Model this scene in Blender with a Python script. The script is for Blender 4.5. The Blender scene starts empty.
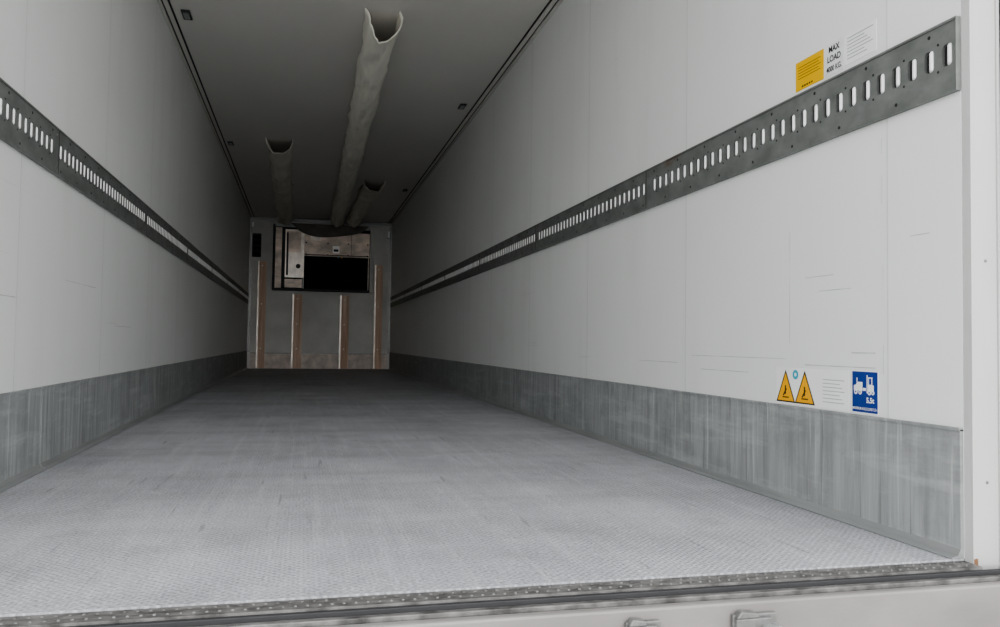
import bpy, math, random
from mathutils import Matrix, Vector, noise
random.seed(4)
W,H,L=1.23,2.628,13.02
RT,RB,SK=1.29,1.11,.305
scn=bpy.context.scene
col=scn.collection
try:
    scn.view_settings.look='AgX - Medium High Contrast'
except Exception as e: print(e)

# ------------------------------------------------------------ materials
def new_mat(name):
    m=bpy.data.materials.new(name); m.use_nodes=True
    nt=m.node_tree; b=nt.nodes['Principled BSDF']
    return m,nt,b
def N(nt,t,**kw):
    n=nt.nodes.new(t)
    for k,v in kw.items():
        setattr(n,k,v)
    return n
def mapping(nt,scale,out='Object'):
    tc=N(nt,'ShaderNodeTexCoord'); mp=N(nt,'ShaderNodeMapping')
    mp.inputs['Scale'].default_value=scale
    nt.links.new(tc.outputs[out],mp.inputs['Vector']); return mp.outputs['Vector']
def noise_n(nt,vec,scale=1,detail=4,rough=.55):
    n=N(nt,'ShaderNodeTexNoise'); n.inputs['Scale'].default_value=scale
    n.inputs['Detail'].default_value=detail; n.inputs['Roughness'].default_value=rough
    nt.links.new(vec,n.inputs['Vector']); return n.outputs['Fac']
def ramp(nt,fac,stops):
    r=N(nt,'ShaderNodeValToRGB'); e=r.color_ramp.elements
    while len(e)<len(stops): e.new(.5)
    for i,(p,c) in enumerate(stops):
        e[i].position=p; e[i].color=(c[0],c[1],c[2],1) if hasattr(c,'__len__') else (c,c,c,1)
    nt.links.new(fac,r.inputs['Fac']); return r.outputs['Color']
def mix(nt,a,b,f,mode='MIX'):
    m=N(nt,'ShaderNodeMix',data_type='RGBA',blend_type=mode)
    for v,i in((f,0),(a,6),(b,7)):
        if hasattr(v,'links') or hasattr(v,'is_linked'): nt.links.new(v,m.inputs[i])
        elif i==0: m.inputs[0].default_value=v
        else: m.inputs[i].default_value=(v[0],v[1],v[2],1)
    return m.outputs[2]
def bump(nt,b,h,strength=.2,dist=.002):
    n=N(nt,'ShaderNodeBump'); n.inputs['Strength'].default_value=strength; n.inputs['Distance'].default_value=dist
    nt.links.new(h,n.inputs['Height']); nt.links.new(n.outputs['Normal'],b.inputs['Normal'])
def math_n(nt,op,a,b_=None,c=None):
    n=N(nt,'ShaderNodeMath',operation=op)
    for i,v in enumerate((a,b_,c)):
        if v is None: continue
        if isinstance(v,(int,float)): n.inputs[i].default_value=v
        else: nt.links.new(v,n.inputs[i])
    return n.outputs[0]
def simple(name,c,rough=.5,metal=0,var=.12,scale=(8,8,8),bmp=0,spec=.5):
    m,nt,b=new_mat(name)
    f=noise_n(nt,mapping(nt,scale),1,5)
    lo=[x*(1-var) for x in c]; hi=[min(1,x*(1+var)) for x in c]
    nt.links.new(ramp(nt,f,[(.3,lo),(.7,hi)]),b.inputs['Base Color'])
    b.inputs['Roughness'].default_value=rough; b.inputs['Metallic'].default_value=metal
    b.inputs['Specular IOR Level'].default_value=spec
    if bmp: bump(nt,b,f,bmp,.003)
    return m

def wall_mat():
    m,nt,b=new_mat('white_grp_panel')
    big=noise_n(nt,mapping(nt,(.6,.6,.8)),1,4)
    base=ramp(nt,big,[(.3,(.77,.785,.77)),(.7,(.825,.84,.825))])
    # panel joints each 1.18 m along the trailer
    tc=N(nt,'ShaderNodeTexCoord'); sp=N(nt,'ShaderNodeSeparateXYZ'); nt.links.new(tc.outputs['Object'],sp.inputs[0])
    y=math_n(nt,'ADD',sp.outputs['Y'],.93)
    fr=math_n(nt,'MODULO',y,1.18)
    l1=math_n(nt,'LESS_THAN',fr,.005)
    wob=noise_n(nt,mapping(nt,(4,1,14)),1,3)
    l1=math_n(nt,'MULTIPLY',l1,math_n(nt,'MULTIPLY_ADD',wob,.7,.0))
    base=mix(nt,base,(.38,.39,.40),l1)
    l2=ramp(nt,fr,[(0,.22),(.05,0)])
    base=mix(nt,base,(.52,.53,.52),math_n(nt,'MULTIPLY',l2,.45))
    # rubbed scuffs
    sc=noise_n(nt,mapping(nt,(1,1.2,60)),1,3,.6)
    scm=ramp(nt,sc,[(.66,0),(.73,1)])
    patch=ramp(nt,noise_n(nt,mapping(nt,(1,.9,1.4)),1,3),[(.48,0),(.65,.35)])
    scf=mix(nt,(0,0,0),scm,patch)
    base=mix(nt,base,(.48,.49,.50),scf)
    # vertical faint dirt
    v=noise_n(nt,mapping(nt,(4,4,.6)),1,4)
    base=mix(nt,base,(.62,.63,.60),math_n(nt,'MULTIPLY',ramp(nt,v,[(.52,0),(.85,1)]),.25))
    nt.links.new(base,b.inputs['Base Color'])
    b.inputs['Roughness'].default_value=.42; b.inputs['Specular IOR Level'].default_value=.35
    bump(nt,b,noise_n(nt,mapping(nt,(3,3,3)),1,2),.25,.01)
    return m
def floor_mat():
    m,nt,b=new_mat('antislip_floor')
    tc=N(nt,'ShaderNodeTexCoord'); sp=N(nt,'ShaderNodeSeparateXYZ'); nt.links.new(tc.outputs['Object'],sp.inputs[0])
    k=2*math.pi/.020
    a=math_n(nt,'ADD',sp.outputs['X'],sp.outputs['Y']); d=math_n(nt,'SUBTRACT',sp.outputs['X'],sp.outputs['Y'])
    s1=math_n(nt,'SINE',math_n(nt,'MULTIPLY',a,k)); s2=math_n(nt,'SINE',math_n(nt,'MULTIPLY',d,k))
    pat=math_n(nt,'MAXIMUM',s1,s2)
    big=noise_n(nt,mapping(nt,(1.6,1.1,1)),1,7,.65)
    base=ramp(nt,big,[(.3,(.36,.363,.388)),(.5,(.475,.48,.507)),(.7,(.55,.555,.585))])
    reflect_band=noise_n(nt,mapping(nt,(.5,3.2,1)),1,5,.6)  # crosswise reflection bands, painted into the floor colour
    base=mix(nt,base,(.30,.30,.308),math_n(nt,'MULTIPLY',ramp(nt,reflect_band,[(.45,0),(.70,1)]),.55))
    lon=noise_n(nt,mapping(nt,(26,.7,1)),1,5,.65)
    base=mix(nt,base,(.72,.72,.75),math_n(nt,'MULTIPLY',ramp(nt,lon,[(.5,0),(.75,1)]),.35))
    blot=noise_n(nt,mapping(nt,(5,3.5,1)),1,7,.75)
    base=mix(nt,base,(.27,.27,.28),math_n(nt,'MULTIPLY',ramp(nt,blot,[(.52,0),(.68,1)]),.45))
    base=mix(nt,base,(.72,.73,.76),math_n(nt,'MULTIPLY',ramp(nt,blot,[(.30,1),(.44,0)]),.4))
    sc=noise_n(nt,mapping(nt,(40,2.5,1)),1,2,.5)
    base=mix(nt,base,(.18,.18,.19),math_n(nt,'MULTIPLY',ramp(nt,sc,[(.67,0),(.74,1)]),.5))
    # worn tops lighter than the hollows of the lozenge tread
    wear=ramp(nt,noise_n(nt,mapping(nt,(2.2,1.6,1)),1,4),[(.35,.25),(.65,1)])
    t=ramp(nt,math_n(nt,'MULTIPLY_ADD',pat,.5,.5),[(.3,.68),(.95,1.06)])
    base=mix(nt,base,mix(nt,(1,1,1),t,wear),1,'MULTIPLY')
    gr=noise_n(nt,mapping(nt,(130,130,1)),1,3)
    base=mix(nt,base,ramp(nt,gr,[(.3,.60),(.7,1.2)]),1,'MULTIPLY')
    nt.links.new(base,b.inputs['Base Color'])
    b.inputs['Roughness'].default_value=.5; b.inputs['Specular IOR Level'].default_value=.4
    bump(nt,b,pat,.35,.0015)
    return m
def kick_mat():
    m,nt,b=new_mat('aluminium_kickplate')
    st=noise_n(nt,mapping(nt,(3,24,1.4)),1,6,.7)
    base=ramp(nt,st,[(.3,(.24,.25,.25)),(.5,(.32,.332,.332)),(.72,(.41,.425,.425))])
    ho=noise_n(nt,mapping(nt,(1,2.2,16)),1,6,.65)
    base=mix(nt,base,(.50,.52,.515),math_n(nt,'MULTIPLY',ramp(nt,ho,[(.50,0),(.68,1)]),.5))
    mo=noise_n(nt,mapping(nt,(4,5,5)),1,7,.75)
    base=mix(nt,base,(.20,.21,.21),math_n(nt,'MULTIPLY',ramp(nt,mo,[(.48,0),(.66,1)]),.5))
    dk=noise_n(nt,mapping(nt,(6,60,2.0)),1,3)
    base=mix(nt,base,(.13,.14,.14),math_n(nt,'MULTIPLY',ramp(nt,dk,[(.60,0),(.70,1)]),.55))
    lt=noise_n(nt,mapping(nt,(9,55,1.6)),1,3)
    base=mix(nt,base,(.60,.62,.62),math_n(nt,'MULTIPLY',ramp(nt,lt,[(.60,0),(.70,1)]),.5))
    nt.links.new(base,b.inputs['Base Color'])
    b.inputs['Roughness'].default_value=.6; b.inputs['Metallic'].default_value=.1
    bump(nt,b,st,.15,.003)
    return m
def galv_mat():
    m,nt,b=new_mat('galvanised_steel')
    f=noise_n(nt,mapping(nt,(9,9,14)),1,6,.6)
    base=ramp(nt,f,[(.3,(.16,.17,.162)),(.7,(.26,.27,.26))])
    r=noise_n(nt,mapping(nt,(5,3,9)),1,4)
    base=mix(nt,base,(.16,.09,.05),math_n(nt,'MULTIPLY',ramp(nt,r,[(.66,0),(.76,1)]),.7))
    nt.links.new(base,b.inputs['Base Color'])
    b.inputs['Roughness'].default_value=.48; b.inputs['Metallic'].default_value=.35
    return m
def wood_mat():
    m,nt,b=new_mat('weathered_wood')
    f=noise_n(nt,mapping(nt,(30,30,1.2)),1,5,.6)
    base=ramp(nt,f,[(.3,(.50,.34,.24)),(.55,(.68,.51,.39)),(.75,(.82,.70,.58))])
    nt.links.new(base,b.inputs['Base Color']); b.inputs['Roughness'].default_value=.7
    return m
M={}
M['wall']=wall_mat(); M['floor']=floor_mat(); M['kick']=kick_mat(); M['galv']=galv_mat(); M['wood']=wood_mat()
M['bright']=simple('zinc_painted_shine',(.90,.91,.90),.35,.1,.08)  # near-white colour carries the shine of the galvanised rail bars
M['keeper']=simple('cast_zinc',(.19,.19,.185),.4,.3,.3,(40,40,40))
M['dark']=simple('dark_recess',(.018,.018,.018),.7)
M['rubber']=simple('black_rubber',(.03,.03,.032),.6)
M['ceil']=simple('ceiling_panel',(.72,.70,.67),.5,0,.06,(.7,.4,1),0)
M['alu']=simple('aluminium_trim',(.36,.37,.37),.45,.4,.1,(20,3,20))
M['post']=simple('painted_post',(.52,.515,.51),.45,0,.06,(3,3,1.5))
M['fabric']=simple('cream_duct_fabric',(.88,.855,.765),.85,0,.06,(7,4,7),.3)
M['greyfab']=simple('grey_duct_fabric',(.80,.77,.69),.85,0,.1,(7,4,7),.3)
M['bulk']=simple('bulkhead_panel',(.56,.56,.54),.55,0,.14,(1.5,1,2))
M['sill']=simple('worn_sill_metal',(.15,.145,.14),.55,.3,.6,(24,60,24),.7)
M['frame']=simple('frame_metal',(.25,.235,.227),.42,.1,.2,(2.5,6,6))
M['shell']=simple('white_shell',(.7,.7,.7),.4,0,.04,(1,1,1))
M['black']=simple('black_plastic',(.008,.008,.009),.7,0,.1,(8,8,8),0,.08)
M['brownmetal']=simple('tarnished_metal',(.60,.51,.44),.4,.15,.35,(4,3,7))
M['silver']=simple('silver_panel',(.82,.75,.69),.35,.2,.25,(7,3,4))
M['drape']=simple('dark_drape',(.14,.13,.12),.8,0,.2,(6,6,6))
M['yellow']=simple('yellow_vinyl',(.80,.47,.012),.45,0,.04)
M['tri']=simple('warning_yellow',(.85,.42,.02),.45,0,.04)
M['blue']=simple('blue_vinyl',(.012,.045,.25),.4,0,.06)
M['teal']=simple('teal_vinyl',(.03,.36,.50),.4,0,.05)
M['white']=simple('white_vinyl',(.86,.86,.86),.4,0,.03)
M['paper']=simple('old_paper',(.76,.77,.77),.5,0,.06,(20,20,20))
M['ink']=simple('black_ink',(.02,.02,.02),.5)
M['greyink']=simple('grey_ink',(.35,.36,.38),.5)
M['scuff']=simple('scuff_mark',(.52,.53,.53),.6,0,.3,(9,9,9))
M['pink']=simple('primer_kick',(.62,.55,.50),.5,0,.25,(8,8,8))
M['rust']=simple('rusty_brown',(.24,.13,.07),.8,0,.4,(30,30,30))
M['ground']=simple('yard_concrete',(.44,.435,.42),.85,0,.15,(1.5,1.5,1.5),.3)

# ------------------------------------------------------------ mesh builder
class B:
    def __init__(s,name): s.n=name; s.v=[]; s.f=[]; s.m=[]; s.ms=[]
    def mi(s,k):
        if k not in s.ms: s.ms.append(k)
        return s.ms.index(k)
    def face(s,pts,k):
        i=len(s.v); s.v+= [tuple(p) for p in pts]; s.f.append(tuple(range(i,i+len(pts)))); s.m.append(s.mi(k))
    def box(s,x0,x1,y0,y1,z0,z1,k):
        x0,x1=sorted((x0,x1)); y0,y1=sorted((y0,y1)); z0,z1=sorted((z0,z1))
        i=len(s.v)
        s.v+=[(x0,y0,z0),(x1,y0,z0),(x1,y1,z0),(x0,y1,z0),(x0,y0,z1),(x1,y0,z1),(x1,y1,z1),(x0,y1,z1)]
        for f in ((0,3,2,1),(4,5,6,7),(0,1,5,4),(1,2,6,5),(2,3,7,6),(3,0,4,7)):
            s.f.append(tuple(i+j for j in f)); s.m.append(s.mi(k))
    def cyl(s,c,axis,r,h,k,n=16,r2=None):
        r2=r if r2 is None else r2
        ax=Vector(axis).normalized(); u=ax.orthogonal().normalized(); w=ax.cross(u); c=Vector(c); i=len(s.v)
        for rr,o in((r,0),(r2,h)):
            for j in range(n):
                t=2*math.pi*j/n; s.v.append(tuple(c+ax*o+(u*math.cos(t)+w*math.sin(t))*rr))
        for j in range(n):
            s.f.append((i+j,i+(j+1)%n,i+n+(j+1)%n,i+n+j)); s.m.append(s.mi(k))
        s.f.append(tuple(i+n+j for j in range(n))); s.m.append(s.mi(k))
        s.f.append(tuple(i+n-1-j for j in range(n))); s.m.append(s.mi(k))
    def prism(s,pts,d,k):   # pts: closed polygon, d: extrusion vector
        n=len(pts); i=len(s.v); d=Vector(d)
        s.v+=[tuple(p) for p in pts]+[tuple(Vector(p)+d) for p in pts]
        s.f.append(tuple(range(i,i+n))); s.m.append(s.mi(k))
        s.f.append(tuple(i+2*n-1-j for j in range(n))); s.m.append(s.mi(k))
        for j in range(n):
            s.f.append((i+j,i+n+j,i+n+(j+1)%n,i+(j+1)%n)); s.m.append(s.mi(k))
    def build(s,bevel=0,fix=True,parent=None):
        me=bpy.data.meshes.new(s.n); me.from_pydata(s.v,[],s.f)
        for k in s.ms: me.materials.append(M[k])
        for p,m in zip(me.polygons,s.m): p.material_index=m
        if fix:
            import bmesh
            bm=bmesh.new(); bm.from_mesh(me); bmesh.ops.recalc_face_normals(bm,faces=bm.faces); bm.to_mesh(me); bm.free()
        me.update()
        o=bpy.data.objects.new(s.n,me); col.objects.link(o)
        if bevel:
            b=o.modifiers.new('bevel','BEVEL'); b.width=bevel; b.segments=2; b.limit_method='ANGLE'
        if parent: o.parent=parent
        return o
def empty(name,loc=(0,0,0)):
    o=bpy.data.objects.new(name,None); o.location=loc; o.empty_display_size=.1; col.objects.link(o); return o

# ------------------------------------------------------------ shell
for side,sg in(('left',-1),('right',1)):
    b=B('wall_'+side)
    b.box(sg*W,sg*(W+.07),0,L,0,H,'wall')
    if sg>0:
        # individual rub marks on the lining near the rear
        for y0,y1,z,t in((.30,.62,.435,.0025),(.72,1.38,.452,.002),(.95,1.3,.40,.002),(.48,.62,.705,.0025),(.40,.55,.66,.002),(.10,.17,.78,.002),(1.5,1.9,.42,.002),(.30,.40,.475,.004)):
            b.box(W-.0006,W+.001,y0,y1,z,z+t,'scuff')
        for y0,z0,z1 in((.272,.88,.96),(.272,1.02,1.06),(.268,.6,.72),(.268,.42,.5),(.70,.5,.86)):
            b.box(W-.0006,W+.001,y0,y0+.002,z0,z1,'scuff')
    else:
        for y0,y1,z,t in((1.25,1.42,.62,.003),(2.0,2.5,.72,.002),(2.9,3.3,.55,.002)):
            b.box(-W-.001,-W+.0006,y0,y1,z,z+t,'scuff')
    b.build()
    # kick plate along the wall
    k=B('baseboard_'+side)
    joints=[0.0,1.72,4.1,6.5,8.9,11.3,L-.012]
    for a,c in zip(joints[:-1],joints[1:]):
        x0=sg*(W-.009); x1=sg*W
        k.box(x0,x1,a,c-.008,.0,SK-.004,'kick')
        k.box(sg*(W-.012),x1,a,c-.008,SK-.007,SK,'kick')
        k.box(sg*(W-.003),x1,c-.008,c,0,SK,'rubber')
        k.prism([(sg*(W-.009),a,.022),(sg*(W-.016),a,.008),(sg*(W-.035),a,.003),(sg*(W-.035),a,.001),(sg*(W-.009),a,.001)],(0,c-.008-a,0),'alu')
    k.build()
b=B('wall_front'); b.box(-W-.07,W+.07,L,L+.07,0,H,'bulk'); b.build()
b=B('ceiling'); b.box(-W-.07,W+.07,0,L+.07,H,H+.08,'ceil'); b.build()
b=B('floor'); b.box(-W-.07,W+.07,0.0,L+.07,-.03,0,'floor'); b.build()
b=B('baseboard_front'); b.box(-W+.06,W-.06,L-.012,L,.002,.27,'pink'); b.box(-W+.06,W-.06,L-.02,L,.262,.275,'alu'); b.build()

# ceiling corner profiles (two dark shadow grooves)
for i,sg in enumerate((-1,1)):
    b=B('trim_%d'%(i+1))
    b.box(sg*(W-.062),sg*(W-.034),0,L-.01,H-.010,H,'ceil')
    b.box(sg*(W-.022),sg*(W-.002),0,L-.01,H-.014,H,'ceil')
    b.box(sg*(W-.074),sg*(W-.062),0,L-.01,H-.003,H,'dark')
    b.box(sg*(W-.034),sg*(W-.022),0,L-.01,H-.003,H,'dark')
    b.build()

# ------------------------------------------------------------ slotted cargo rails
def rail(name,sg):
    b=B(name); P=.0585; hw,hh=.0165,.0270; zc=(RT+RB)/2+.006; ph=.042
    x=sg*(W-.011); xi=sg*(W-.003); y0=.0; n=int((L-.03-y0)/P)
    yend=y0+n*P
    q_o=[(1,0),(1,.5),(1,1),(.4,1),(0,1)]; q_i=[(1,0),(1,.62),(.8,.9),(.4,1),(0,1)]
    def full(q):
        r=list(q); r+=[(-a,c) for a,c in reversed(q[:-1])]; r+=[(-a,-c) for a,c in q[1:]]; r+=[(a,-c) for a,c in list(reversed(q))[1:-1]]
        return r
    O=full(q_o); I=full(q_i); m=len(O)
    # backing: near-black stands in for the shade inside the slots
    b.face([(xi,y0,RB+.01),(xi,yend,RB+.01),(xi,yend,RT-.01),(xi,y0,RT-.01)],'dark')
    b.box(sg*(W-.0145),sg*W,-.0012,.0002,RB,RT,'galv')
    # top & bottom bands
    b.box(x,sg*W,y0,yend,zc+ph,RT,'galv'); b.box(x,sg*W,y0,yend,RB,zc-ph,'galv')
    b.box(sg*(W-.0145),x,y0,yend,RT-.006,RT,'galv'); b.box(sg*(W-.0145),x,y0,yend,RB,RB+.006,'galv')
    for c in range(n):
        yc=y0+(c+.5)*P
        seg=c%31
        if seg==30:
            b.face([(x,yc-P/2,zc-ph),(x,yc+P/2-.003,zc-ph),(x,yc+P/2-.003,zc+ph),(x,yc-P/2,zc+ph)],'galv')
            b.box(x-sg*.0006,x,yc+P/2-.004,yc+P/2,RB,RT,'dark')
            for zz in(RB+.03,RT-.03): b.cyl((x,yc,zz),(-sg,0,0),.008,.004,'keeper',8)
            continue
        i=len(b.v)
        b.v+=[(x,yc+a*P/2,zc+e*ph) for a,e in O]+[(x,yc+a*hw,zc+e*hh) for a,e in I]+[(xi,yc+a*hw,zc+e*hh) for a,e in I]
        g=b.mi('galv')
        for j in range(m):
            k=(j+1)%m
            b.f.append((i+j,i+k,i+m+k,i+m+j)); b.m.append(g)
            b.f.append((i+m+j,i+m+k,i+2*m+k,i+2*m+j)); b.m.append(g)
        # pressed-out bar standing in the slot, its shine painted near-white
        bi=len(b.v); br=b.mi('bright'); ns=6
        for zz,o in((zc-hh*1.05,0),(zc-hh*.8,.006),(zc+hh*.8,.006),(zc+hh*1.05,0)):
            for s_ in range(ns+1):
                t=math.pi*s_/ns
                b.v.append((x-sg*(o*math.sin(t)-.003),yc-.006+.0064*math.cos(t),zz))
        for r in range(3):
            for s_ in range(ns):
                a=bi+r*(ns+1)+s_; b.f.append((a,a+1,a+ns+2,a+ns+1)); b.m.append(br)
        if c%4==1:
            b.cyl((x,yc,RT-.022),(-sg,0,0),.005,.0008,'dark',8)
        if c%4==3:
            b.cyl((x,yc,RB+.022),(-sg,0,0),.005,.0008,'dark',8)
        if c%2==0:
            b.cyl((x,yc+P/2,zc-.034),(-sg,0,0),.0035,.0008,'dark',6); b.cyl((x,yc+P/2,zc+.034),(-sg,0,0),.0035,.0008,'dark',6)
    return b.build(fix=True)
rail('cargo_rail',1); rail('cargo_rail',-1)

# ------------------------------------------------------------ fabric air ducts under the ceiling
def duct(x0,y0,x1,y1,w,d,key,seed):
    b=B('air_duct'); nl=int((y1-y0)/.04); nt=20; k=b.mi(key)
    for i in range(nl+1):
        t=i/nl; cx=x0+(x1-x0)*t; cy=y0+(y1-y0)*t
        sw=1+.14*noise.noise(Vector((seed,cy*1.3,0))); sd=1+.18*noise.noise(Vector((seed+7,cy*.9,0)))
        for j in range(nt+1):
            a=math.pi*j/nt
            px=-math.cos(a); pz=-(math.sin(a)**.7) if 0<j<nt else 0
            wr=.026*noise.noise(Vector((px*1.8+cy*1.9,cy*2.6,seed+pz*2)))+.018*noise.noise(Vector((px*4-cy*4,cy*7,seed+pz*4)))
            fl=1+.12*math.exp(-(cy-y0)/.12)
            z=H-.003+pz*(d*sd)*fl+wr*(1 if 0<j<nt else 0)
            dy=0
            if i==0: dy=-.05*abs(px)**3
            b.v.append((cx+px*w/2*sw*fl*(1+.12*(pz))+wr*.8,cy+dy,min(z,H-.001)))
    for i in range(nl):
        for j in range(nt):
            a=i*(nt+1)+j; b.f.append((a,a+1,a+nt+2,a+nt+1)); b.m.append(k)
    o=b.build(fix=False)
    for p in o.data.polygons: p.use_smooth=True
    s=o.modifiers.new('thick','SOLIDIFY'); s.thickness=.006; s.offset=0
    return o
duct(.175,3.62,.25,L-.3,.215,.155,'fabric',1.3)
duct(-.575,7.25,-.63,L-.3,.24,.15,'greyfab',5.1)
duct(.585,9.2,.52,L-.3,.26,.13,'greyfab',9.7)

# small lamps/plates on the ceiling
for x,y in((-1.08,4.0),(-1.10,7.59),(1.06,5.52),(1.06,9.73)):
    b=B('ceiling_marker_plate')
    b.box(x-.028,x+.028,y-.075,y+.075,H-.012,H,'rubber'); b.box(x-.018,x+.018,y-.05,y+.05,H-.018,H-.012,'alu')
    b.build(bevel=.003)

# ------------------------------------------------------------ front bulkhead equipment
yf=L
ref=empty('refrigeration_unit',(0,yf,1.9))
def part(b,bev=0):
    o=b.build(bevel=bev); o.parent=ref; o.matrix_parent_inverse=Matrix.Translation((0,-yf,-1.9)); return o
b=B('housing'); b.box(-.80,.84,yf-.10,yf-.001,1.40,2.47,'black'); part(b)
b=B('outer_frame')
b.box(-.83,-.795,yf-.16,yf-.001,1.36,2.50,'rubber'); b.box(.835,.895,yf-.16,yf-.001,1.36,2.50,'bulk')
b.box(-.795,.835,yf-.16,yf-.001,1.36,1.395,'rubber'); b.box(-.795,.835,yf-.16,yf-.001,2.46,2.50,'alu'); part(b,.006)
b=B('left_service_panel')
b.box(-.79,-.68,yf-.13,yf-.10,1.40,2.45,'brownmetal'); b.box(-.68,-.63,yf-.12,yf-.10,1.42,2.45,'rubber')
b.box(-.625,-.30,yf-.17,yf-.10,1.58,2.42,'silver'); b.box(-.60,-.36,yf-.178,yf-.17,2.02,2.38,'brownmetal'); b.box(-.575,-.46,yf-.19,yf-.17,1.66,1.93,'silver')
b.box(-.60,-.57,yf-.20,yf-.178,1.62,2.36,'rubber')
b.cyl((-.40,yf-.17,1.78),(0,-1,0),.04,.02,'rubber',14)
b.box(-.625,-.33,yf-.15,yf-.10,1.41,1.56,'brownmetal'); part(b,.006)
b=B('evaporator_cover')
b.box(-.30,.825,yf-.15,yf-.10,1.97,2.40,'brownmetal'); b.box(-.20,-.02,yf-.155,yf-.15,2.24,2.32,'silver')
b.box(.18,.30,yf-.158,yf-.15,2.03,2.16,'white'); b.box(.20,.28,yf-.160,yf-.158,2.06,2.10,'ink')
for xx in(-.27,.10,.45,.79):
    for zz in(2.0,2.2): b.cyl((xx,yf-.15,zz),(0,-1,0),.013,.006,'dark',8)
b.box(-.29,.81,yf-.156,yf-.15,1.985,2.0,'rubber'); b.box(.50,.506,yf-.156,yf-.15,2.0,2.38,'rubber'); part(b,.006)
b=B('air_grille')
b.box(-.30,.80,yf-.14,yf-.10,1.40,1.95,'black')
for i in range(23):
    xx=-.29+i*.048; b.box(xx,xx+.008,yf-.152,yf-.14,1.41,1.94,'black')
for zz in(1.44,1.58,1.72,1.90): b.box(-.30,.80,yf-.158,yf-.150,zz,zz+.01,'black')
b.box(-.32,-.30,yf-.16,yf-.10,1.40,1.96,'alu'); b.box(.80,.815,yf-.16,yf-.10,1.40,1.96,'brownmetal'); part(b)
b=B('duct_collar')
pts=[(-.55,yf-.24,2.52)]
for i in range(15):
    t=i/14; pts.append((-.50+1.27*t,yf-.24,2.50-.20*math.sin(math.pi*t)**.55-.02*math.sin(7*t)))
pts.append((.80,yf-.24,2.52)); b.prism(pts,(0,.045,0),'drape'); part(b,.008)
b=B('status_lamps'); b.cyl((.28,yf-.165,1.955),(0,-1,0),.012,.01,'teal',10); b.cyl((.34,yf-.165,1.955),(0,-1,0),.012,.01,'yellow',10); part(b)

b=B('air_vent'); b.box(-1.18,-1.03,yf-.03,yf-.001,1.93,2.34,'rubber')
for i in range(4):
    b.box(-1.165,-1.045,yf-.036,yf-.03,1.95+i*.095,2.02+i*.095,'black')
b.build(.003)
b=B('corner_clip'); b.box(1.15,1.185,yf-.06,yf-.001,2.36,2.48,'white'); b.box(1.13,1.20,yf-.03,yf-.001,2.34,2.50,'alu'); b.build(.003)
b=B('corner_clip'); b.box(-1.19,-1.16,yf-.06,yf-.001,2.45,2.53,'white'); b.build(.003)

for x0,x1,z1 in((-1.075,-.93,1.86),(-.485,-.315,1.30),(.33,.49,1.30),(.93,1.075,1.86)):
    b=B('bulkhead_batten')
    b.box(x0+.03,x1-.03,yf-.05,yf-.021,.01,z1,'wood')
    b.box(x0,x0+.03,yf-.06,yf-.021,.01,z1,'silver'); b.box(x1-.03,x1,yf-.06,yf-.021,.01,z1,'wood')
    b.box(x0+.02,x1-.02,yf-.021,yf-.001,.28,z1,'wood')
    for zz in(.35,z1*.6,z1-.08): b.cyl(((x0+x1)/2,yf-.05,zz),(0,-1,0),.012,.006,'bright',8)
    b.build(bevel=.004)
b=B('trim_3'); b.box(-W+.001,W-.001,yf-.03,yf-.001,H-.05,H-.015,'alu'); b.build()
for i,sg in enumerate((-1,1)):
    b=B('trim_%d'%(4+i)); b.box(sg*(W-.045),sg*(W-.016),yf-.03,yf-.001,.28,H-.06,'alu'); b.build()

# ------------------------------------------------------------ stickers on the right wall
XW=W-.0012
def R3(y,z,o=0): return (XW-o,y,z)
def rect(b,y0,y1,z0,z1,k,o=0,th=.0008):
    b.box(XW-o,XW-o+th,min(y0,y1),max(y0,y1),z0,z1,k)
def text(body,y,z,size,k,parent,o=.0008,bold=.0,sx=1):
    cu=bpy.data.curves.new('lettering','FONT'); cu.body=body; cu.size=size; cu.align_x='CENTER'; cu.align_y='CENTER'; cu.offset=bold; cu.extrude=.0001
    t=bpy.data.objects.new('lettering_tmp',cu); col.objects.link(t); bpy.context.view_layer.update()
    me=bpy.data.meshes.new_from_object(t.evaluated_get(bpy.context.evaluated_depsgraph_get()))
    bpy.data.objects.remove(t)
    me.materials.clear(); me.materials.append(M[k])
    q=bpy.data.objects.new('lettering',me); col.objects.link(q)
    q.matrix_world=Matrix(((0,0,-1,XW-o),(-1,0,0,y),(0,1,0,z),(0,0,0,1)))@Matrix.Diagonal((sx,1,1,1))
    mw=q.matrix_world.copy(); q.parent=parent; q.matrix_world=mw
    return q
# yellow label
b=B('yellow_label'); rect(b,.525,.668,1.305,1.398,'yellow'); 
for i in range(5): rect(b,.54+.01*(i%2),.655,1.378-i*.009,1.3795-i*.009,'ink',.0004)
for i in range(5): rect(b,.58+i*.012,.587+i*.012,1.312,1.318,'ink',.0004)
b.build()
b=B('max_load_label'); rect(b,.432,.519,1.305,1.400,'paper'); o=b.build()
text('MAX',.475,1.382,.026,'ink',o,bold=.0006,sx=.9); text('LOAD',.475,1.353,.026,'ink',o,bold=.0006,sx=.9); text('4000 KG.',.475,1.323,.023,'ink',o,bold=.0004,sx=.8)
b=B('inspection_paper'); rect(b,.292,.428,1.312,1.398,'white')
for i in range(7): rect(b,.305+.012*((i*3)%4),.415,1.386-i*.010,1.3884-i*.010,'greyink',.0004)
b.build()
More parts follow.
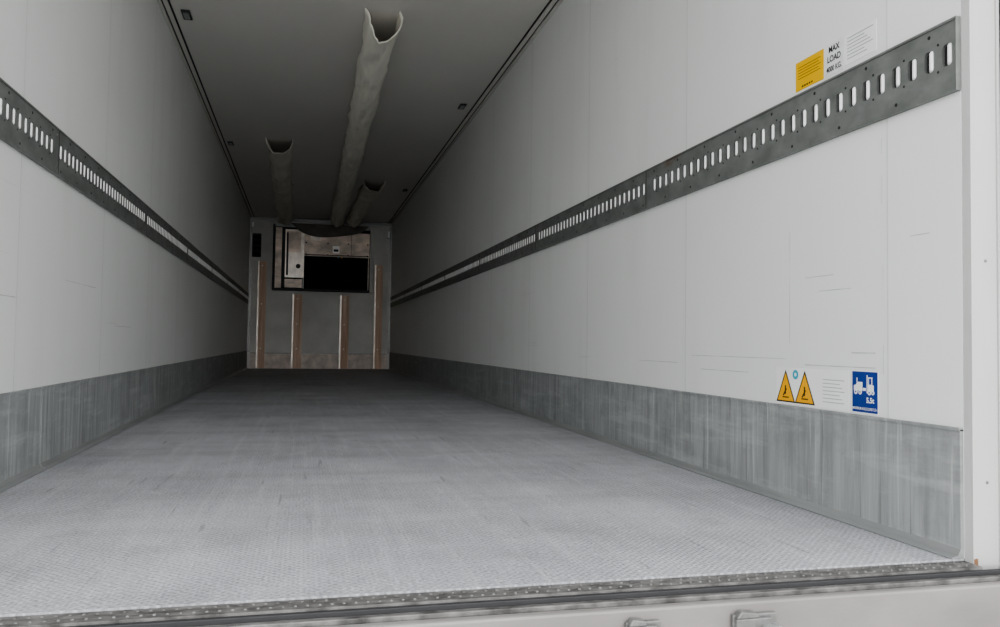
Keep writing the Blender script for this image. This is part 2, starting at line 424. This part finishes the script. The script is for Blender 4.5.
# warning triangles on a white backing
b=B('warning_sticker'); rect(b,.41,.775,.308,.425,'white')
def tri(b,yc,zb,w,h,k,o):
    pts=[R3(yc+w/2,zb,o),R3(yc-w/2,zb,o),R3(yc,zb+h,o)]; b.prism(pts,(.0004,0,0),k)
for yc in(.722,.620):
    tri(b,yc,.314,.104,.104,'ink',.0004); tri(b,yc,.3185,.088,.088,'tri',.0008)
    rect(b,yc-.003,yc+.003,.340,.368,'ink',.0011,.0003); rect(b,yc-.018,yc+.016,.328,.332,'ink',.0011,.0003)
    b.prism([R3(yc+.016,.334,.0011),R3(yc+.009,.334,.0011),R3(yc-.008,.356,.0011),R3(yc-.003,.359,.0011)],(.0003,0,0),'ink')
b.cyl(R3(.668,.404,.0004),(-1,0,0),.015,.0005,'teal',20)
b.cyl(R3(.668,.404,.0009),(-1,0,0),.006,.0003,'white',16)
for i in range(7): rect(b,.43+.01*(i%3),.53,.328+i*.011,.3300+i*.011,'greyink',.0004)
b.build()
b=B('axle_load_sign'); rect(b,.288,.398,.309,.428,'white'); rect(b,.291,.395,.312,.425,'blue',.0004)
def wp(pts): b.prism([R3(y,z,.0009) for y,z in pts],(.0004,0,0),'white')
wp([(.388,.372),(.352,.372),(.352,.396),(.374,.396),(.379,.388),(.388,.386)])
wp([(.376,.396),(.373,.396),(.373,.408),(.376,.408)])
wp([(.350,.372),(.338,.372),(.338,.380),(.350,.380)])
wp([(.334,.366),(.331,.366),(.331,.416),(.334,.416)])
wp([(.329,.372),(.306,.372),(.306,.388),(.314,.390),(.329,.390)])
wp([(.328,.390),(.3255,.390),(.3255,.408),(.328,.408)]); wp([(.315,.390),(.312,.390),(.312,.408),(.315,.408)]); wp([(.329,.407),(.311,.407),(.311,.410),(.329,.410)])
for yc,r in((.379,.007),(.361,.007),(.323,.007),(.309,.006)):
    b.cyl(R3(yc,.368,.0009),(-1,0,0),r,.0006,'white',14); b.cyl(R3(yc,.368,.0015),(-1,0,0),r*.4,.0003,'blue',10)
o=b.build()
text('5,5t',.320,.346,.020,'white',o,o=.0010,bold=.0006); text('MAXIMUM AXLE LOAD 5,5 t',.343,.322,.0105,'white',o,o=.0010,bold=.0001,sx=.78)

# ------------------------------------------------------------ rear frame, sill, doors
for sg in(-1,1):
    b=B('door_frame_post')
    b.box(sg*(W+.001),sg*(W+.086),-.022,-.001,-.026,H,'post')
    b.box(sg*(W+.001),sg*(W+.007),-.027,-.022,-.026,H,'post')
    b.box(sg*(W+.078),sg*(W+.086),-.027,-.022,-.026,H,'post')
    b.box(sg*(W+.087),sg*(W+.100),-.036,-.001,-.026,H,'rubber')
    b.box(sg*(W+.101),sg*(W+.165),-.05,-.001,-.026,H,'alu')
    for zz in(.18,.70,1.6,2.2): b.cyl((sg*(W+.045),-.022,zz),(0,-1,0),.004,.002,'galv',10)
    b.box(sg*(W+.002),sg*(W+.014),-.0275,-.022,-.024,.006,'rust')
    b.build(bevel=.002)
b=B('door_header'); b.box(-W-.165,W+.165,-.06,-.001,H+.002,H+.18,'post'); b.build(bevel=.004)
sill=empty('door_sill',(0,-.05,-.03))
def sp(b,bev=0):
    o=b.build(bevel=bev); o.parent=sill; o.matrix_parent_inverse=Matrix.Translation((0,.05,.03)); return o
b=B('tread_strip'); b.box(-W+.002,W-.002,-.056,-.001,-.03,-.004,'sill')
n=110
for i in range(n):
    x=-W+.02+i*(2*W-.04)/(n-1)
    b.cyl((x,-.014,-.004),(0,0,1),.004,.002,'sill',8,.0025)
    b.cyl((x+.010,-.040,-.004),(0,0,1),.0036,.002,'keeper',8,.002)
sp(b)
b=B('rubber_seal'); b.box(-W-.10,W+.10,-.068,-.057,-.05,-.009,'rubber'); b.box(-W-.10,W+.10,-.086,-.069,-.05,-.018,'sill'); sp(b,.002)
b=B('rear_beam'); b.box(-W-.165,W+.165,-.112,-.087,-.36,-.026,'frame'); b.box(-W-.165,W+.165,-.086,-.001,-.36,-.052,'frame'); sp(b,.006)
b=B('face_groove'); b.box(-W-.165,W+.165,-.1135,-.1122,-.128,-.124,'sill'); sp(b)

for x,s in((.365,.85),(.605,1.15)):
    b=B('lock_keeper'); Y=-.1125; dz=.012
    b.box(x-.035*s,x+.035*s,Y-.020,Y,-.110,-.066+dz,'keeper')
    b.prism([(x-.035*s,Y-.020,-.066+dz),(x+.01*s,Y-.020,-.066+dz),(x+.004*s,Y-.02,-.056+dz),(x-.026*s,Y-.02,-.052+dz)],(0,.018,0),'keeper')
    b.box(x+.015*s,x+.045*s,Y-.036,Y-.002,-.106,-.080+dz,'alu')
    b.box(x-.038*s,x+.048*s,Y-.010,Y-.0005,-.075,-.060+dz,'keeper')
    b.cyl((x-.018*s,Y-.02,-.078),(0,-1,0),.007,.006,'dark',8)
    b.build(bevel=.003)

# door leaves folded back along the outside of the body
for i,sg in enumerate((-1,1)):
    b=B('door_%d'%(i+1))
    b.box(sg*(W+.20),sg*(W+.27),.0,1.20,-.02,H+.12,'shell')
    b.box(sg*(W+.27),sg*(W+.285),.04,1.16,.02,H+.08,'shell')
    for zz in(.3,1.0,1.7,2.4):
        b.box(sg*(W+.166),sg*(W+.27),-.03,.0,zz,zz+.06,'alu')
    for yy in(.45,.8): b.cyl((sg*(W+.295),yy,.0),(0,0,1),.014,H,'alu',10)
    b.build(bevel=.004)
b=B('ground'); b.box(-40,40,-40,40,-1.35,-1.25,'ground'); b.build()

# ------------------------------------------------------------ light: hazy sky; low glow behind the open end added to brighten the interior
w=bpy.data.worlds.new('overcast_sky'); scn.world=w; w.use_nodes=True
nt=w.node_tree; bg=nt.nodes['Background']
tc=N(nt,'ShaderNodeTexCoord'); spz=N(nt,'ShaderNodeSeparateXYZ'); nt.links.new(tc.outputs['Generated'],spz.inputs[0])
c=ramp(nt,math_n(nt,'MULTIPLY_ADD',spz.outputs['Z'],.5,.5),[(.5,(1,.985,.97)),(.62,(.80,.81,.815)),(1,(.62,.635,.65))])
nt.links.new(c,bg.inputs['Color'])
dt=N(nt,'ShaderNodeVectorMath',operation='DOT_PRODUCT'); nt.links.new(tc.outputs['Generated'],dt.inputs[0]); dt.inputs[1].default_value=(0,-.99,.12)
g=math_n(nt,'POWER',math_n(nt,'MAXIMUM',dt.outputs['Value'],0.0),14.0)
nt.links.new(math_n(nt,'MULTIPLY_ADD',g,5.8,3.0),bg.inputs['Strength'])

# ------------------------------------------------------------ camera
cd=bpy.data.cameras.new('camera'); cam=bpy.data.objects.new('camera',cd); col.objects.link(cam); scn.camera=cam
cd.sensor_width=36; cd.lens=810.8771*36/1000; cd.clip_end=200
cam.matrix_world=Matrix.Translation((-.2871,-1.6084,.4886))@Matrix.Rotation(-.2376,4,'Z')@Matrix.Rotation(math.pi/2+.0371,4,'X')@Matrix.Rotation(.0142,4,'Z')
